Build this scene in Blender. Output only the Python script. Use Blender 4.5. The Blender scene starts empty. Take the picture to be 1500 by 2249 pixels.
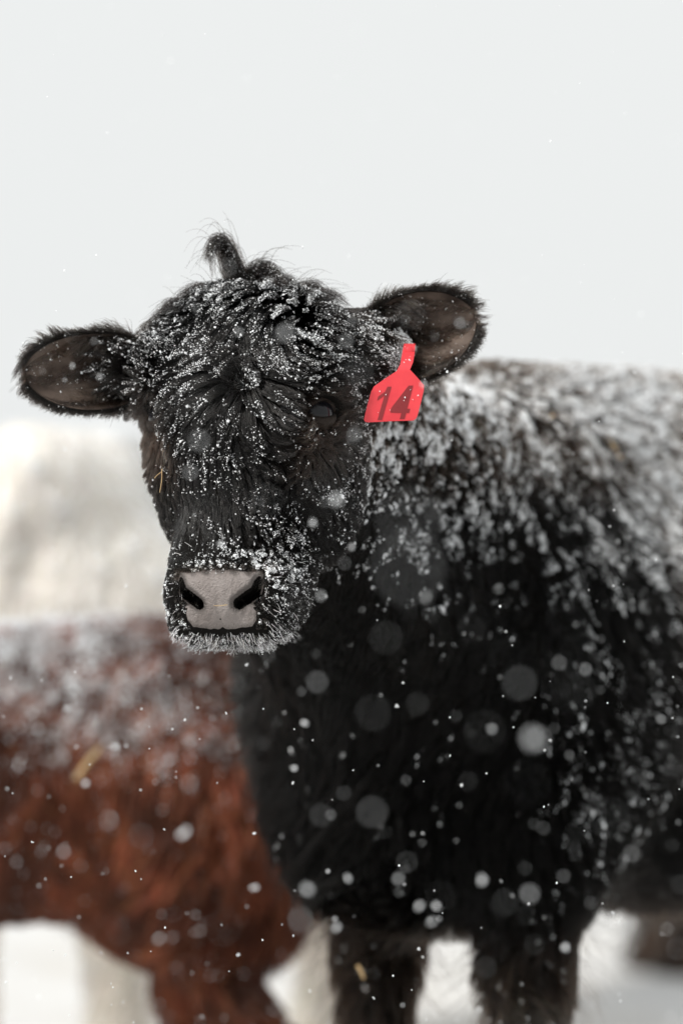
import bpy, math, random
import numpy as np
from mathutils import Vector, Matrix

rng = np.random.default_rng(14)
random.seed(14)
SC = bpy.context.scene
COL = SC.collection

# ------------------------------------------------------------------ camera
CAM_Z = 0.95
FPX = 8434.0                     # focal length in photograph pixels (135 mm on a 24 x 36 frame)
cam_d = bpy.data.cameras.new('camera')
cam = bpy.data.objects.new('camera', cam_d); COL.objects.link(cam)
cam.location = (0, 0, CAM_Z); cam.rotation_euler = (math.pi/2, 0, 0)
cam_d.sensor_fit = 'VERTICAL'; cam_d.sensor_height = 36.0; cam_d.sensor_width = 24.0
cam_d.lens = 135.0; cam_d.clip_start = 0.1; cam_d.clip_end = 5000
cam_d.dof.use_dof = True; cam_d.dof.focus_distance = 4.045; cam_d.dof.aperture_fstop = 2.0
SC.camera = cam

# ------------------------------------------------------------------ sky, sun, exposure
SUN_EL, SUN_AZ = math.radians(44), math.radians(-124)      # azimuth from +Y, clockwise: front left of the calf
w = bpy.data.worlds.new('World'); SC.world = w; w.use_nodes = True
nt = w.node_tree; nt.nodes.clear()
sky = nt.nodes.new('ShaderNodeTexSky'); sky.sky_type = 'NISHITA'; sky.sun_disc = False
sky.sun_elevation = SUN_EL; sky.sun_rotation = SUN_AZ; sky.dust_density = 6.0
hs = nt.nodes.new('ShaderNodeHueSaturation'); hs.inputs['Saturation'].default_value = 0.12
nt.links.new(sky.outputs[0], hs.inputs['Color'])
mx = nt.nodes.new('ShaderNodeMix'); mx.data_type = 'RGBA'
mx.inputs[0].default_value = 0.93                           # overcast veil over the clear sky
nt.links.new(hs.outputs[0], mx.inputs[6]); mx.inputs[7].default_value = (8.95, 9.15, 9.12, 1)
bg = nt.nodes.new('ShaderNodeBackground'); bg.inputs['Strength'].default_value = 0.10
nt.links.new(mx.outputs[2], bg.inputs['Color'])
wo = nt.nodes.new('ShaderNodeOutputWorld'); nt.links.new(bg.outputs[0], wo.inputs[0])

sd = bpy.data.lights.new('sun', 'SUN'); sd.energy = 3.2; sd.angle = math.radians(7); sd.color = (1.0, 0.96, 0.90)
sun = bpy.data.objects.new('sun', sd); COL.objects.link(sun)
sdir = Vector((math.sin(SUN_AZ)*math.cos(SUN_EL), math.cos(SUN_AZ)*math.cos(SUN_EL), math.sin(SUN_EL)))
sun.rotation_euler = sdir.to_track_quat('Z', 'Y').to_euler(); sun.location = sdir*30

SC.view_settings.view_transform = 'Standard'; SC.view_settings.look = 'None'
SC.view_settings.exposure = 0.0; SC.view_settings.gamma = 1.0
SC.render.engine = 'CYCLES'
SC.cycles.use_denoising = True
SC.cycles.max_bounces = 8; SC.cycles.diffuse_bounces = 3; SC.cycles.glossy_bounces = 4
SC.cycles.transmission_bounces = 6; SC.cycles.transparent_max_bounces = 4
SC.cycles.sample_clamp_indirect = 4.0

# ------------------------------------------------------------------ helpers
def px(x, y, d):
    """a point seen at photograph pixel (x, y) at distance d along the view"""
    return np.array([(x-750)*d/FPX, d, CAM_Z-(y-1124.5)*d/FPX])

def unit(v):
    v = np.asarray(v, float); return v/np.maximum(np.linalg.norm(v, axis=-1, keepdims=True), 1e-9)

def sstep(a, b, x):
    t = np.clip((x-a)/(b-a), 0, 1); return t*t*(3-2*t)

def gauss(p, c, r):
    return np.exp(-(((p-np.asarray(c))/np.asarray(r))**2).sum(-1))

def wavenoise(p, freq, seed, out=3, n=7):
    r = np.random.default_rng(seed)
    k = r.normal(size=(n, 3)); k = k/np.linalg.norm(k, axis=1, keepdims=True)*freq*r.uniform(.6, 1.6, (n, 1))
    ph = r.uniform(0, 6.28, n); a = np.sin(p @ k.T + ph)
    m = r.normal(size=(n, out))/math.sqrt(n)*1.41
    return a @ m

def mesh_obj(name, V, F, mat, parent=None, smooth=True):
    me = bpy.data.meshes.new(name)
    me.from_pydata([tuple(map(float, v)) for v in V], [], [tuple(map(int, f)) for f in F])
    if smooth: me.polygons.foreach_set('use_smooth', [True]*len(me.polygons))
    if isinstance(mat, (list, tuple)):
        for m in mat: me.materials.append(m)
    elif mat: me.materials.append(mat)
    me.update()
    o = bpy.data.objects.new(name, me); COL.objects.link(o)
    if parent: adopt(o, parent)
    return o

def adopt(o, parent):
    o.parent = parent
    root = parent
    off = Vector((0, 0, 0))
    while root is not None: off += root.location; root = root.parent
    o.matrix_parent_inverse = Matrix.Translation(-off)

def fast_mesh(name, V, T, mat, parent=None, smooth=True):
    """triangle mesh from numpy arrays"""
    me = bpy.data.meshes.new(name); V = np.asarray(V, np.float32); T = np.asarray(T, np.int32)
    me.vertices.add(len(V)); me.vertices.foreach_set('co', V.ravel())
    me.loops.add(T.size); me.loops.foreach_set('vertex_index', T.ravel())
    me.polygons.add(len(T)); n = T.shape[1]
    me.polygons.foreach_set('loop_start', np.arange(0, T.size, n, dtype=np.int32))
    me.polygons.foreach_set('use_smooth', np.full(len(T), smooth))
    if mat: me.materials.append(mat)
    me.update(calc_edges=True); me.validate()
    o = bpy.data.objects.new(name, me); COL.objects.link(o)
    if parent: adopt(o, parent)
    return o

def empty(name, loc, label, cat, group=None):
    o = bpy.data.objects.new(name, None); COL.objects.link(o); o.location = Vector(loc)
    o.empty_display_size = 0.1
    tag(o, label, cat, group); return o

def tag(o, label, cat, group=None):
    o['label'] = label; o['category'] = cat
    if group: o['group'] = group
    return o

# ------------------------------------------------------------------ materials
def new_mat(name):
    m = bpy.data.materials.new(name); m.use_nodes = True
    n = m.node_tree; n.nodes.clear()
    out = n.nodes.new('ShaderNodeOutputMaterial'); return m, n, out

def principled(name, color, rough=0.6, spec=0.3, var=None, scale=20.0, bump=0.0, bscale=200.0, coat=0.0, sss=0.0):
    m, n, out = new_mat(name)
    b = n.nodes.new('ShaderNodeBsdfPrincipled'); n.links.new(b.outputs[0], out.inputs[0])
    b.inputs['Base Color'].default_value = (*color, 1); b.inputs['Roughness'].default_value = rough
    b.inputs['Specular IOR Level'].default_value = spec; b.inputs['Coat Weight'].default_value = coat
    b.inputs['Coat Roughness'].default_value = 0.05
    if sss:
        b.inputs['Subsurface Weight'].default_value = sss; b.inputs['Subsurface Radius'].default_value = (.01, .01, .01)
        b.inputs['Subsurface Scale'].default_value = 0.3
    tc = n.nodes.new('ShaderNodeTexCoord')
    if var:
        t = n.nodes.new('ShaderNodeTexNoise'); t.inputs['Scale'].default_value = scale; t.inputs['Detail'].default_value = 5
        n.links.new(tc.outputs['Object'], t.inputs['Vector'])
        r = n.nodes.new('ShaderNodeValToRGB'); r.color_ramp.elements[0].position = .35; r.color_ramp.elements[1].position = .68
        r.color_ramp.elements[0].color = (*color, 1); r.color_ramp.elements[1].color = (*var, 1)
        n.links.new(t.outputs['Fac'], r.inputs[0]); n.links.new(r.outputs[0], b.inputs['Base Color'])
    if bump:
        v = n.nodes.new('ShaderNodeTexNoise'); v.inputs['Scale'].default_value = bscale; v.inputs['Detail'].default_value = 4
        n.links.new(tc.outputs['Object'], v.inputs['Vector'])
        bp = n.nodes.new('ShaderNodeBump'); bp.inputs['Strength'].default_value = bump; bp.inputs['Distance'].default_value = 0.004
        n.links.new(v.outputs['Fac'], bp.inputs['Height']); n.links.new(bp.outputs[0], b.inputs['Normal'])
    return m

def hair_mat(name, rough=0.25, radial=0.35, ior=1.22):
    m, n, out = new_mat(name)
    h = n.nodes.new('ShaderNodeBsdfHairPrincipled'); h.model = 'CHIANG'; h.parametrization = 'COLOR'
    a = n.nodes.new('ShaderNodeAttribute'); a.attribute_name = 'coat'
    n.links.new(a.outputs['Color'], h.inputs['Color'])
    h.inputs['Roughness'].default_value = rough; h.inputs['Radial Roughness'].default_value = radial
    h.inputs['Random Roughness'].default_value = 0.3; h.inputs['IOR'].default_value = ior
    n.links.new(h.outputs[0], out.inputs[0]); return m

def fibre_mat(name, rough=0.55):
    m, n, out = new_mat(name)
    b = n.nodes.new('ShaderNodeBsdfPrincipled'); n.links.new(b.outputs[0], out.inputs[0])
    a = n.nodes.new('ShaderNodeAttribute'); a.attribute_name = 'coat'
    n.links.new(a.outputs['Color'], b.inputs['Base Color']); b.inputs['Roughness'].default_value = rough
    b.inputs['Specular IOR Level'].default_value = 0.3
    return m

M_BLACKHAIR = hair_mat('black_hair', .18, .28, 1.36)
M_BODYHAIR = hair_mat('black_body_hair', .22, .32, 1.20)
M_PALEHAIR = hair_mat('pale_hair', .5, .7, 1.5)
M_FIBRE = fibre_mat('coat_fibre')
M_HIDE_BLACK = principled('black_hide', (0.004, 0.0035, 0.003), 0.8, 0.08)
M_HIDE_RED = principled('red_hide', (0.10, 0.030, 0.015), 0.8, 0.15)
M_HIDE_CREAM = principled('cream_hide', (0.80, 0.75, 0.68), 0.8, 0.15)
M_HIDE_BROWN = principled('brown_hide', (0.06, 0.04, 0.03), 0.8, 0.15)
M_SNOW = principled('snow', (0.86, 0.88, 0.90), 0.6, 0.3)
M_NOSE = principled('nose_skin', (0.20, 0.170, 0.158), 0.30, 0.5, var=(0.31, 0.275, 0.262), scale=38, bump=0.9, bscale=520)
def rim_blend(m, color):
    """pigment: the pad runs into dark hairy skin towards its rim (mesh attribute)"""
    n = m.node_tree; b = next(x for x in n.nodes if x.type == 'BSDF_PRINCIPLED'); l = b.inputs['Base Color'].links[0].from_socket
    at = n.nodes.new('ShaderNodeAttribute'); at.attribute_name = 'rim'; mix = n.nodes.new('ShaderNodeMix'); mix.data_type = 'RGBA'
    n.links.new(at.outputs['Fac'], mix.inputs[0]); n.links.new(l, mix.inputs[6]); mix.inputs[7].default_value = (*color, 1); n.links.new(mix.outputs[2], b.inputs['Base Color'])
rim_blend(M_NOSE, (.026, .020, .017))
M_LID = principled('lid_skin', (0.018, 0.012, 0.009), 0.65, 0.2, bump=.6, bscale=300)
M_EYE = principled('eye_dark', (0.006, 0.006, 0.008), 0.05, 0.30)
M_EARSKIN = principled('ear_skin', (0.022, 0.014, 0.011), 0.7, 0.2, var=(0.15, 0.115, 0.095), scale=26)
M_TAG = principled('red_plastic', (0.78, 0.055, 0.066), 0.36, 0.45, var=(0.62, 0.035, 0.048), scale=28, bump=.12, bscale=90)
M_INK = principled('tag_ink', (0.22, 0.028, 0.032), 0.6, 0.2)
M_STRAW = principled('straw', (0.50, 0.33, 0.16), 0.6, 0.3, var=(0.6, 0.45, 0.25), scale=80)
M_HOOF = principled('hoof_horn', (0.03, 0.025, 0.02), 0.5, 0.3)

# ------------------------------------------------------------------ the setting: snow field
def snow_field():
    xs = np.unique(np.concatenate([np.linspace(-6, 6, 121), np.sign(np.linspace(-1, 1, 61))*6*400**(np.abs(np.linspace(-1, 1, 61)))]))
    ys = np.unique(np.concatenate([np.linspace(-2, 14, 161), -2-8*300**np.linspace(0, 1, 12)+8, 14*180**np.linspace(0, 1, 30)]))
    X, Y = np.meshgrid(xs, ys); P = np.stack([X, Y, 0*X], -1).reshape(-1, 3)
    fade = np.exp(-np.hypot(P[:, 0], P[:, 1]-6)/25)
    z = wavenoise(P, 1.1, 3, 1)[:, 0]*.03+wavenoise(P, 4.5, 4, 1)[:, 0]*.014+wavenoise(P, 13, 5, 1)[:, 0]*.006
    P[:, 2] = z*fade-.01
    nx, ny = len(xs), len(ys)
    i = np.arange(nx*ny).reshape(ny, nx)
    Q = np.stack([i[:-1, :-1], i[:-1, 1:], i[1:, 1:], i[1:, :-1]], -1).reshape(-1, 4)
    m = principled('snow_ground', (0.66, 0.665, 0.67), 0.7, 0.2, var=(0.57, 0.555, 0.53), scale=2.2, bump=0.6, bscale=14)
    o = fast_mesh('snow_ground', P, Q, m); o['kind'] = 'structure'
snow_field()

# ------------------------------------------------------------------ implicit bodies
BIG = 0.08
class Body:
    """one smooth skin from blended ellipsoids and tapered limbs"""
    def __init__(self): self.pr = []
    def ell(self, c, r, axes=None, k=.03, neg=False):
        A = np.eye(3) if axes is None else np.asarray(axes)
        self.pr.append(('e', np.asarray(c, float), np.asarray(r, float), A, k, neg))
    def cone(self, a, b, ra, rb, k=.03, neg=False):
        self.pr.append(('c', np.asarray(a, float), np.asarray(b, float), (ra, rb), k, neg))
    def bounds(self, q):
        if q[0] == 'e':
            r = np.abs(q[3].T) @ q[2]+.06; return q[1]-r, q[1]+r
        R = max(q[3])+.06; return np.minimum(q[1], q[2])-R, np.maximum(q[1], q[2])+R
    @staticmethod
    def dist(q, p):
        if q[0] == 'e':
            l = (p-q[1]) @ q[3].T; k0 = np.linalg.norm(l/q[2], axis=-1); k1 = np.linalg.norm(l/q[2]**2, axis=-1)
            return k0*(k0-1)/np.maximum(k1, 1e-6)
        ab = q[2]-q[1]; t = np.clip(((p-q[1]) @ ab)/(ab @ ab), 0, 1)
        return np.linalg.norm(p-q[1]-t[..., None]*ab, axis=-1)-(q[3][0]+(q[3][1]-q[3][0])*t)
    @staticmethod
    def blend(a, b, k, neg):
        if neg:
            b = -b; h = np.maximum(k-np.abs(a-b), 0)/k; return np.maximum(a, b)+h*h*k/4
        h = np.maximum(k-np.abs(a-b), 0)/k; return np.minimum(a, b)-h*h*k/4
    def __call__(self, p):
        f = np.full(len(p), BIG)
        for q in self.pr:
            lo, hi = self.bounds(q); m = np.nonzero(((p > lo) & (p < hi)).all(-1))[0]
            if len(m): f[m] = self.blend(f[m], self.dist(q, p[m]), q[4], q[5])
        return f
    def normal(self, p, e=.002):
        n = np.zeros_like(p)
        for s in ((1, -1, -1), (-1, -1, 1), (-1, 1, -1), (1, 1, 1)):
            s = np.array(s, float); n += s*self(p+s*e)[:, None]
        return unit(n)
    def project(self, p, it=2):
        for _ in range(it):
            f = self(p); p = p-self.normal(p)*np.clip(f, -.01, .01)[:, None]
        return p
    def skin(self, h, lo=None, hi=None):
        """surface nets over the whole body"""
        B = [self.bounds(q) for q in self.pr if not q[5]]
        lo = np.min([b[0] for b in B], 0) if lo is None else np.asarray(lo)
        hi = np.max([b[1] for b in B], 0) if hi is None else np.asarray(hi)
        n = np.ceil((hi-lo)/h).astype(int)+2
        G = np.full(n, BIG, np.float32); ax = [lo[i]+h*np.arange(n[i]) for i in range(3)]
        for q in self.pr:
            a, b = self.bounds(q)
            s = [slice(max(int((a[i]-lo[i])/h), 0), min(int((b[i]-lo[i])/h)+2, n[i])) for i in range(3)]
            if any(t.stop <= t.start for t in s): continue
            P = np.stack(np.meshgrid(*[ax[i][s[i]] for i in range(3)], indexing='ij'), -1)
            G[tuple(s)] = self.blend(G[tuple(s)], self.dist(q, P), q[4], q[5])
        return nets(G, lo, h)

def nets(G, lo, h):
    n = np.array(G.shape); c = n-1
    acc = np.zeros((*c, 3), np.float32); cnt = np.zeros(c, np.float32); ins = G < 0
    corners = [(i, j, k) for i in (0, 1) for j in (0, 1) for k in (0, 1)]
    def sub(A, o): return A[o[0]:o[0]+c[0], o[1]:o[1]+c[1], o[2]:o[2]+c[2]]
    for a in corners:
        for d in range(3):
            if a[d]: continue
            b = list(a); b[d] = 1
            ga, gb = sub(G, a), sub(G, b); x = sub(ins, a) != sub(ins, b)
            t = ga/np.where(ga-gb == 0, 1, ga-gb)
            for e in range(3): acc[..., e] += np.where(x, (t if e == d else a[e]), 0)
            cnt += x
    act = cnt > 0; idx = np.full(c, -1, np.int64); idx[act] = np.arange(act.sum())
    cell = np.stack(np.nonzero(act), -1)
    V = lo+h*(cell+acc[act]/cnt[act][:, None])
    Q = []
    for d in range(3):
        o = [0, 0, 0]; o[d] = 1
        A = ins[:-1 if d == 0 else None, :-1 if d == 1 else None, :-1 if d == 2 else None]
        Bq = ins[o[0]:, o[1]:, o[2]:]
        I = np.stack(np.nonzero(A != Bq), -1); e, f = (d+1) % 3, (d+2) % 3
        I = I[(I[:, e] > 0) & (I[:, f] > 0) & (I[:, e] < c[e]) & (I[:, f] < c[f])]
        def at(de, df):
            J = I.copy(); J[:, e] -= de; J[:, f] -= df; return idx[J[:, 0], J[:, 1], J[:, 2]]
        q = np.stack([at(1, 1), at(0, 1), at(0, 0), at(1, 0)], -1)
        fl = ~A[I[:, 0], I[:, 1], I[:, 2]]; q[fl] = q[fl][:, ::-1]; Q.append(q)
    return V, np.concatenate(Q)

def sample(V, Q, weight, count, r):
    T = np.concatenate([Q[:, [0, 1, 2]], Q[:, [0, 2, 3]]]) if Q.shape[1] == 4 else Q
    a, b, c = V[T[:, 0]], V[T[:, 1]], V[T[:, 2]]
    ar = np.linalg.norm(np.cross(b-a, c-a), axis=1)*np.maximum(weight((a+b+c)/3), 0)
    i = r.choice(len(T), count, p=ar/ar.sum()); s, t = r.random(count), r.random(count)
    f = s+t > 1; s[f] = 1-s[f]; t[f] = 1-t[f]
    return a[i]+(b[i]-a[i])*s[:, None]+(c[i]-a[i])*t[:, None]

# ------------------------------------------------------------------ fur
def cell_ids(p, size, seed):
    """nearest jittered grid point: which lock of hair a root belongs to"""
    g = np.floor(p/size).astype(np.int64); best = np.full(len(p), 1e9); bid = np.zeros(len(p), np.int64)
    for dx in (-1, 0, 1):
        for dy in (-1, 0, 1):
            for dz in (-1, 0, 1):
                c = g+(dx, dy, dz)
                hsh = (c[:, 0]*73856093) ^ (c[:, 1]*19349663) ^ (c[:, 2]*83492791) ^ (seed*2654435)
                hsh = np.abs(hsh*2654435761) % 4294967296
                j = np.stack([(hsh % 1021)/1021, (hsh//1021 % 1019)/1019, (hsh//1040399 % 1013)/1013], -1)
                d = ((c+j)*size-p); d = (d*d).sum(-1); m = d < best; best[m] = d[m]; bid[m] = hsh[m]
    return np.unique(bid, return_inverse=True)[1]

def clump(P, ids, amount, power):
    n = ids.max()+1; K = P.shape[1]; cnt = np.bincount(ids, minlength=n)
    mean = np.stack([[np.bincount(ids, P[:, k, e], n)/cnt for e in range(3)] for k in range(K)], 0)   # K,3,n
    mean = mean.transpose(2, 0, 1)[ids]; t = np.linspace(0, 1, K)[None, :, None]
    wt = (amount if np.isscalar(amount) else amount[:, None, None])*t**power
    return P*(1-wt)+mean*wt

def grow(root, nrm, comb, length, lift0, lift1, K=6, droop=0.0, wav=0.25, wfreq=30, seed=0, jit=.12, r=None):
    """strands that leave the skin at lift0 and lie over towards comb with lift1 (radians)"""
    N = len(root); comb = unit(comb-nrm*(comb*nrm).sum(-1, keepdims=True))
    jv = r.normal(size=(N, 3))*jit; P = np.empty((N, K, 3)); P[:, 0] = root-nrm*.001
    l0 = np.broadcast_to(lift0, N)[:, None]; l1 = np.broadcast_to(lift1, N)[:, None]
    step = (length/(K-1))[:, None]
    for k in range(1, K):
        t = (k-.5)/(K-1); a = l0+(l1-l0)*t
        d = comb*np.cos(a)+nrm*np.sin(a)+jv*(.5+t)+wavenoise(P[:, k-1], wfreq, seed)*wav*t
        d[:, 2] -= droop*t
        P[:, k] = P[:, k-1]+unit(d)*step
    return P

def fur_obj(name, P, r0, r1, col, mat, parent, kind='stuff'):
    N, K = P.shape[:2]
    cu = bpy.data.hair_curves.new(name); cu.add_curves([K]*N)
    cu.attributes['position'].data.foreach_set('vector', np.ascontiguousarray(P, np.float32).ravel())
    t = np.linspace(0, 1, K)[None]; r0 = np.broadcast_to(np.asarray(r0, float).reshape(-1, 1), (N, 1))
    rr = (r0*(1-t**1.6)+r0*r1*t**1.6).astype(np.float32)
    a = cu.attributes.get('radius') or cu.attributes.new('radius', 'FLOAT', 'POINT'); a.data.foreach_set('value', rr.ravel())
    c = cu.attributes.new('coat', 'FLOAT_COLOR', 'CURVE')
    c.data.foreach_set('color', np.concatenate([col, np.ones((N, 1))], 1).astype(np.float32).ravel())
    cu.materials.append(mat)
    o = bpy.data.objects.new(name, cu); COL.objects.link(o)
    if parent: adopt(o, parent)
    if kind: o['kind'] = kind
    return o

OCT_V = np.array([[1, 0, 0], [-1, 0, 0], [0, 1, 0], [0, -1, 0], [0, 0, 1], [0, 0, -1]], float)
OCT_F = np.array([[0, 2, 4], [2, 1, 4], [1, 3, 4], [3, 0, 4], [2, 0, 5], [1, 2, 5], [3, 1, 5], [0, 3, 5]])
def grains(name, C, S, axis, stretch, parent, r, mat=None):
    """snow grains: small uneven crystals, drawn out along the hair they sit on"""
    N = len(C); J = OCT_V[None]*(1+r.uniform(-.35, .35, (N, 6, 1)))+r.normal(size=(N, 6, 3))*.18
    q = unit(r.normal(size=(N, 3))); z = np.cross(q, unit(r.normal(size=(N, 3)))); z = unit(z); y = np.cross(z, q)
    R = np.stack([q, y, z], 1); J = J @ R
    J = J+axis[:, None]*((J*axis[:, None]).sum(-1, keepdims=True))*(stretch-1)
    V = C[:, None]+J*S[:, None, None]; F = OCT_F[None]+6*np.arange(N)[:, None, None]
    o = fast_mesh(name, V.reshape(-1, 3), F.reshape(-1, 3), mat or M_SNOW, parent, smooth=False)
    o['kind'] = 'stuff'; return o

def snow_on(P, prob, count, r, tlo=.45, along=3, spread=.08):
    """grain centres on strands P chosen by prob, a few strung along each strand"""
    pr = np.maximum(prob, 0); i = r.choice(len(P), count, p=pr/pr.sum())
    i = np.repeat(i, along); K = P.shape[1]
    t = np.clip(np.repeat(r.uniform(tlo, 1, count), along)+r.normal(size=len(i))*spread, .2, .999)*(K-1)
    k = t.astype(int); f = (t-k)[:, None]; A, B = P[i, k], P[i, k+1]
    return A+(B-A)*f, unit(B-A), i

# ------------------------------------------------------------------ cattle
def rot(axis, deg):
    a = math.radians(deg); c, s = math.cos(a), math.sin(a)
    return np.array({'x': [[1, 0, 0], [0, c, -s], [0, s, c]], 'y': [[c, 0, s], [0, 1, 0], [-s, 0, c]], 'z': [[c, -s, 0], [s, c, 0], [0, 0, 1]]}[axis])

class Calf:
    """body frame: F forward, L to the animal's left, Z up; head frame: u to its left, v out of the face, w up the face"""
    def __init__(s, base, away, scale=1.0, head_o=None, head_R=None, legs=((0, 0), (0, 0), (0, 0), (0, 0)), slim=0.0):
        a = math.radians(away); s.base = np.array([base[0], base[1], 0.0]); s.sc = scale
        s.F = np.array([-math.sin(a), -math.cos(a), 0]); s.L = np.array([math.cos(a), -math.sin(a), 0]); s.Z = np.array([0, 0, 1.0])
        s.A = np.stack([s.F, s.L, s.Z]); s.B = Body(); s.legs = legs; s.slim = slim
        if head_o is None:
            s.hR = np.stack([s.L, unit(s.F*.75+s.Z*.66), unit(s.Z*.75-s.F*.66)]); s.ho = s.at(.72, 0, 1.02)
        else: s.hR = head_R; s.ho = np.asarray(head_o)
        s.body(); s.neck(); s.head()
    def at(s, f, l, z): return s.base+s.sc*(s.F*f+s.L*l+s.Z*z)
    def local(s, p): return ((p-s.base) @ s.A.T)/s.sc
    def hat(s, u, v, w): return s.ho+s.hs*(np.array([u, v, w]) @ s.hR)
    def hloc(s, p): return ((p-s.ho) @ s.hR.T)/s.hs
    hs = 1.0
    def E(s, c, r, k=.05): s.B.ell(s.at(*c), np.array(r)*s.sc, s.A, k*s.sc)
    def C(s, a, b, ra, rb, k=.05): s.B.cone(s.at(*a), s.at(*b), ra*s.sc, rb*s.sc, k*s.sc)
    def body(s):
        s.E((-.40, 0, .735+s.slim), (.47, .26, .29-s.slim)); s.E((-.02, 0, .76), (.22, .235, .30), .08)
        s.E((-.10, 0, 1.02), (.24, .085, .085), .09); s.E((.11, -.03, .76), (.14, .185, .15), .09); s.E((.10, 0, .58), (.11, .115, .13), .08)
        s.E((-.86, 0, .80), (.25, .235, .25), .08); s.C((-.06, 0, 1.0), (-.98, 0, 1.04), .10, .10, .09)
        s.C((-1.08, 0, .98), (-1.13, 0, .42), .035, .022, .03)
        for g in (-1, 1):
            s.E((.00, g*.155, .73), (.13, .075, .19), .07)
            lf, ll = s.legs[0 if g < 0 else 1]
            s.C((.0, g*.125, .62), (.03+lf*.5, g*.115+ll*.5, .40), .085, .046, .06); s.C((.03+lf*.5, g*.115+ll*.5, .40), (.03+lf, g*.11+ll, .27), .044, .041, .04)
            s.C((.03+lf, g*.11+ll, .27), (.02+lf, g*.11+ll, .07), .040, .036, .03); s.C((.02+lf, g*.11+ll, .07), (.05+lf, g*.11+ll, .02), .045, .05, .02)
            lf, ll = s.legs[2 if g < 0 else 3]
            s.C((-.86, g*.12, .78), (-.74+lf*.5, g*.165, .52), .15, .105, .07); s.C((-.74+lf*.5, g*.165, .52), (-.95+lf, g*.14+ll, .36), .09, .05, .05)
            s.C((-.95+lf, g*.14+ll, .36), (-.90+lf, g*.14+ll, .07), .045, .038, .03); s.C((-.90+lf, g*.14+ll, .07), (-.86+lf, g*.14+ll, .02), .045, .05, .02)
    def neck(s):
        s.B.cone(s.hat(0, -.13, .06), s.at(-.02, 0, .93), .088, .15*s.sc, .06)
        s.B.cone(s.hat(0, -.17, -.03), s.at(.07, 0, .73), .085, .175*s.sc, .06)
        s.B.cone(s.at(.10, 0, .80), s.at(.15, 0, .60), .13*s.sc, .12*s.sc, .06)
    def H(s, c, r, k=.02, neg=False): s.B.ell(s.hat(*c), np.array(r)*s.hs, s.hR, k, neg)
    def HC(s, a, b, ra, rb, k=.02, neg=False): s.B.cone(s.hat(*a), s.hat(*b), ra*s.hs, rb*s.hs, k, neg)
    def head(s):
        s.H((0, -.095, .042), (.096, .095, .086), .03); s.H((0, -.07, .005), (.094, .068, .10), .03); s.H((0, -.105, .092), (.078, .06, .036), .03)
        s.HC((0, -.068, -.02), (0, -.056, -.155), .064, .046, .03)
        s.HC((0, -.10, -.155), (0, -.165, -.01), .045, .075, .03)
        s.H((0, -.056, -.170), (.056, .058, .045), .03); s.H((0, -.083, -.181), (.050, .040, .032), .012)
        for g in (-1, 1):
            s.H((g*.058, -.125, -.035), (.040, .075, .085), .03); s.H((g*.030, -.075, -.145), (.038, .05, .055), .03)
            s.H((g*.094, -.112, .074), (.034, .040, .044), .03); s.H((g*.041, -.034, -.172), (.020, .024, .026), .02)
            s.H((g*.080, -.045, .030), (.024, .024, .020), .02); s.H((g*.030, -.048, -.200), (.030, .026, .020), .015)
            s.H((g*.089, -.036, .005), (.018, .021, .0135), .012, True)
            n = [(g*.040, -.161), (g*.035, -.177), (g*.020, -.187)]
            for (u0, w0), (u1, w1), r0, r1 in ((n[0], n[1], .0030, .0060), (n[1], n[2], .0062, .0068)):
                for dv in (.006, -.006, -.018): s.HC((u0, -.010+dv, w0), (u1, -.012+dv, w1), r0, r1, .004, True)
            s.H((g*.022, -.058, -.2105), (.034, .016, .0022), .004, True)
    def fur_frame(s, roots): return s.local(roots), s.hloc(roots)

def noisecol(base, N, r, amt=.25, hue=.1):
    b = np.asarray(base, float); b = np.broadcast_to(b, (N, 3))
    return np.clip(b*(1+r.normal(size=(N, 1))*amt)*(1+r.normal(size=(N, 3))*hue), .002, .95)

def comb_body(s, p, q):
    """lie of the coat: back and down over the trunk, down the limbs; p world, q body frame"""
    up = sstep(.80, 1.05, q[:, 2]); leg = 1-sstep(.42, .52, q[:, 2])
    front = sstep(.02, .2, q[:, 0])
    c = -s.F*(.75-.6*leg-.7*front)[:, None]-s.Z*(.75+.3*leg-.45*up)[:, None]+s.L*(np.sign(q[:, 1])*up*.5)[:, None]
    return c

# ---------------------------------------------------------------- the black calf
HP = dict(pitch=12, yaw=15, roll=-1)
hR0 = np.array([[1, 0, 0], [0, -1, 0], [0, 0, 1.0]])
Rm = rot('y', HP['roll']) @ rot('z', -HP['yaw']) @ rot('x', -HP['pitch'])
head_R = hR0 @ Rm.T
HEAD_O = px(496, 901, 4.05)
Calf.hs = 1.1
calf = Calf((.15, 4.72), 45, 1.0, HEAD_O, head_R, legs=((0, -.01), (.0, .03), (0, 0), (0, 0)))
# ears: base, tip and the way the cup opens
EARS = [dict(base=px(318, 812, 4.16), tip=px(58, 820, 4.13), face=unit([-.10, -.95, -.12]), wid=.041),
        dict(base=px(812, 772, 4.15), tip=px(1040, 694, 4.13), face=unit([.10, -.95, -.05]), wid=.046)]
for e, g in zip(EARS, (-1, 1)):
    calf.B.cone(calf.hat(g*.075, -.115, .055), e['base']+(e['tip']-e['base'])*.06+np.array([0, .02, 0]), .036, .032, .02)

root = empty('calf', calf.base, 'black calf with a snow dusted face and a red numbered tag in its ear', 'calf')
V, Q = calf.B.skin(.010)
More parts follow.
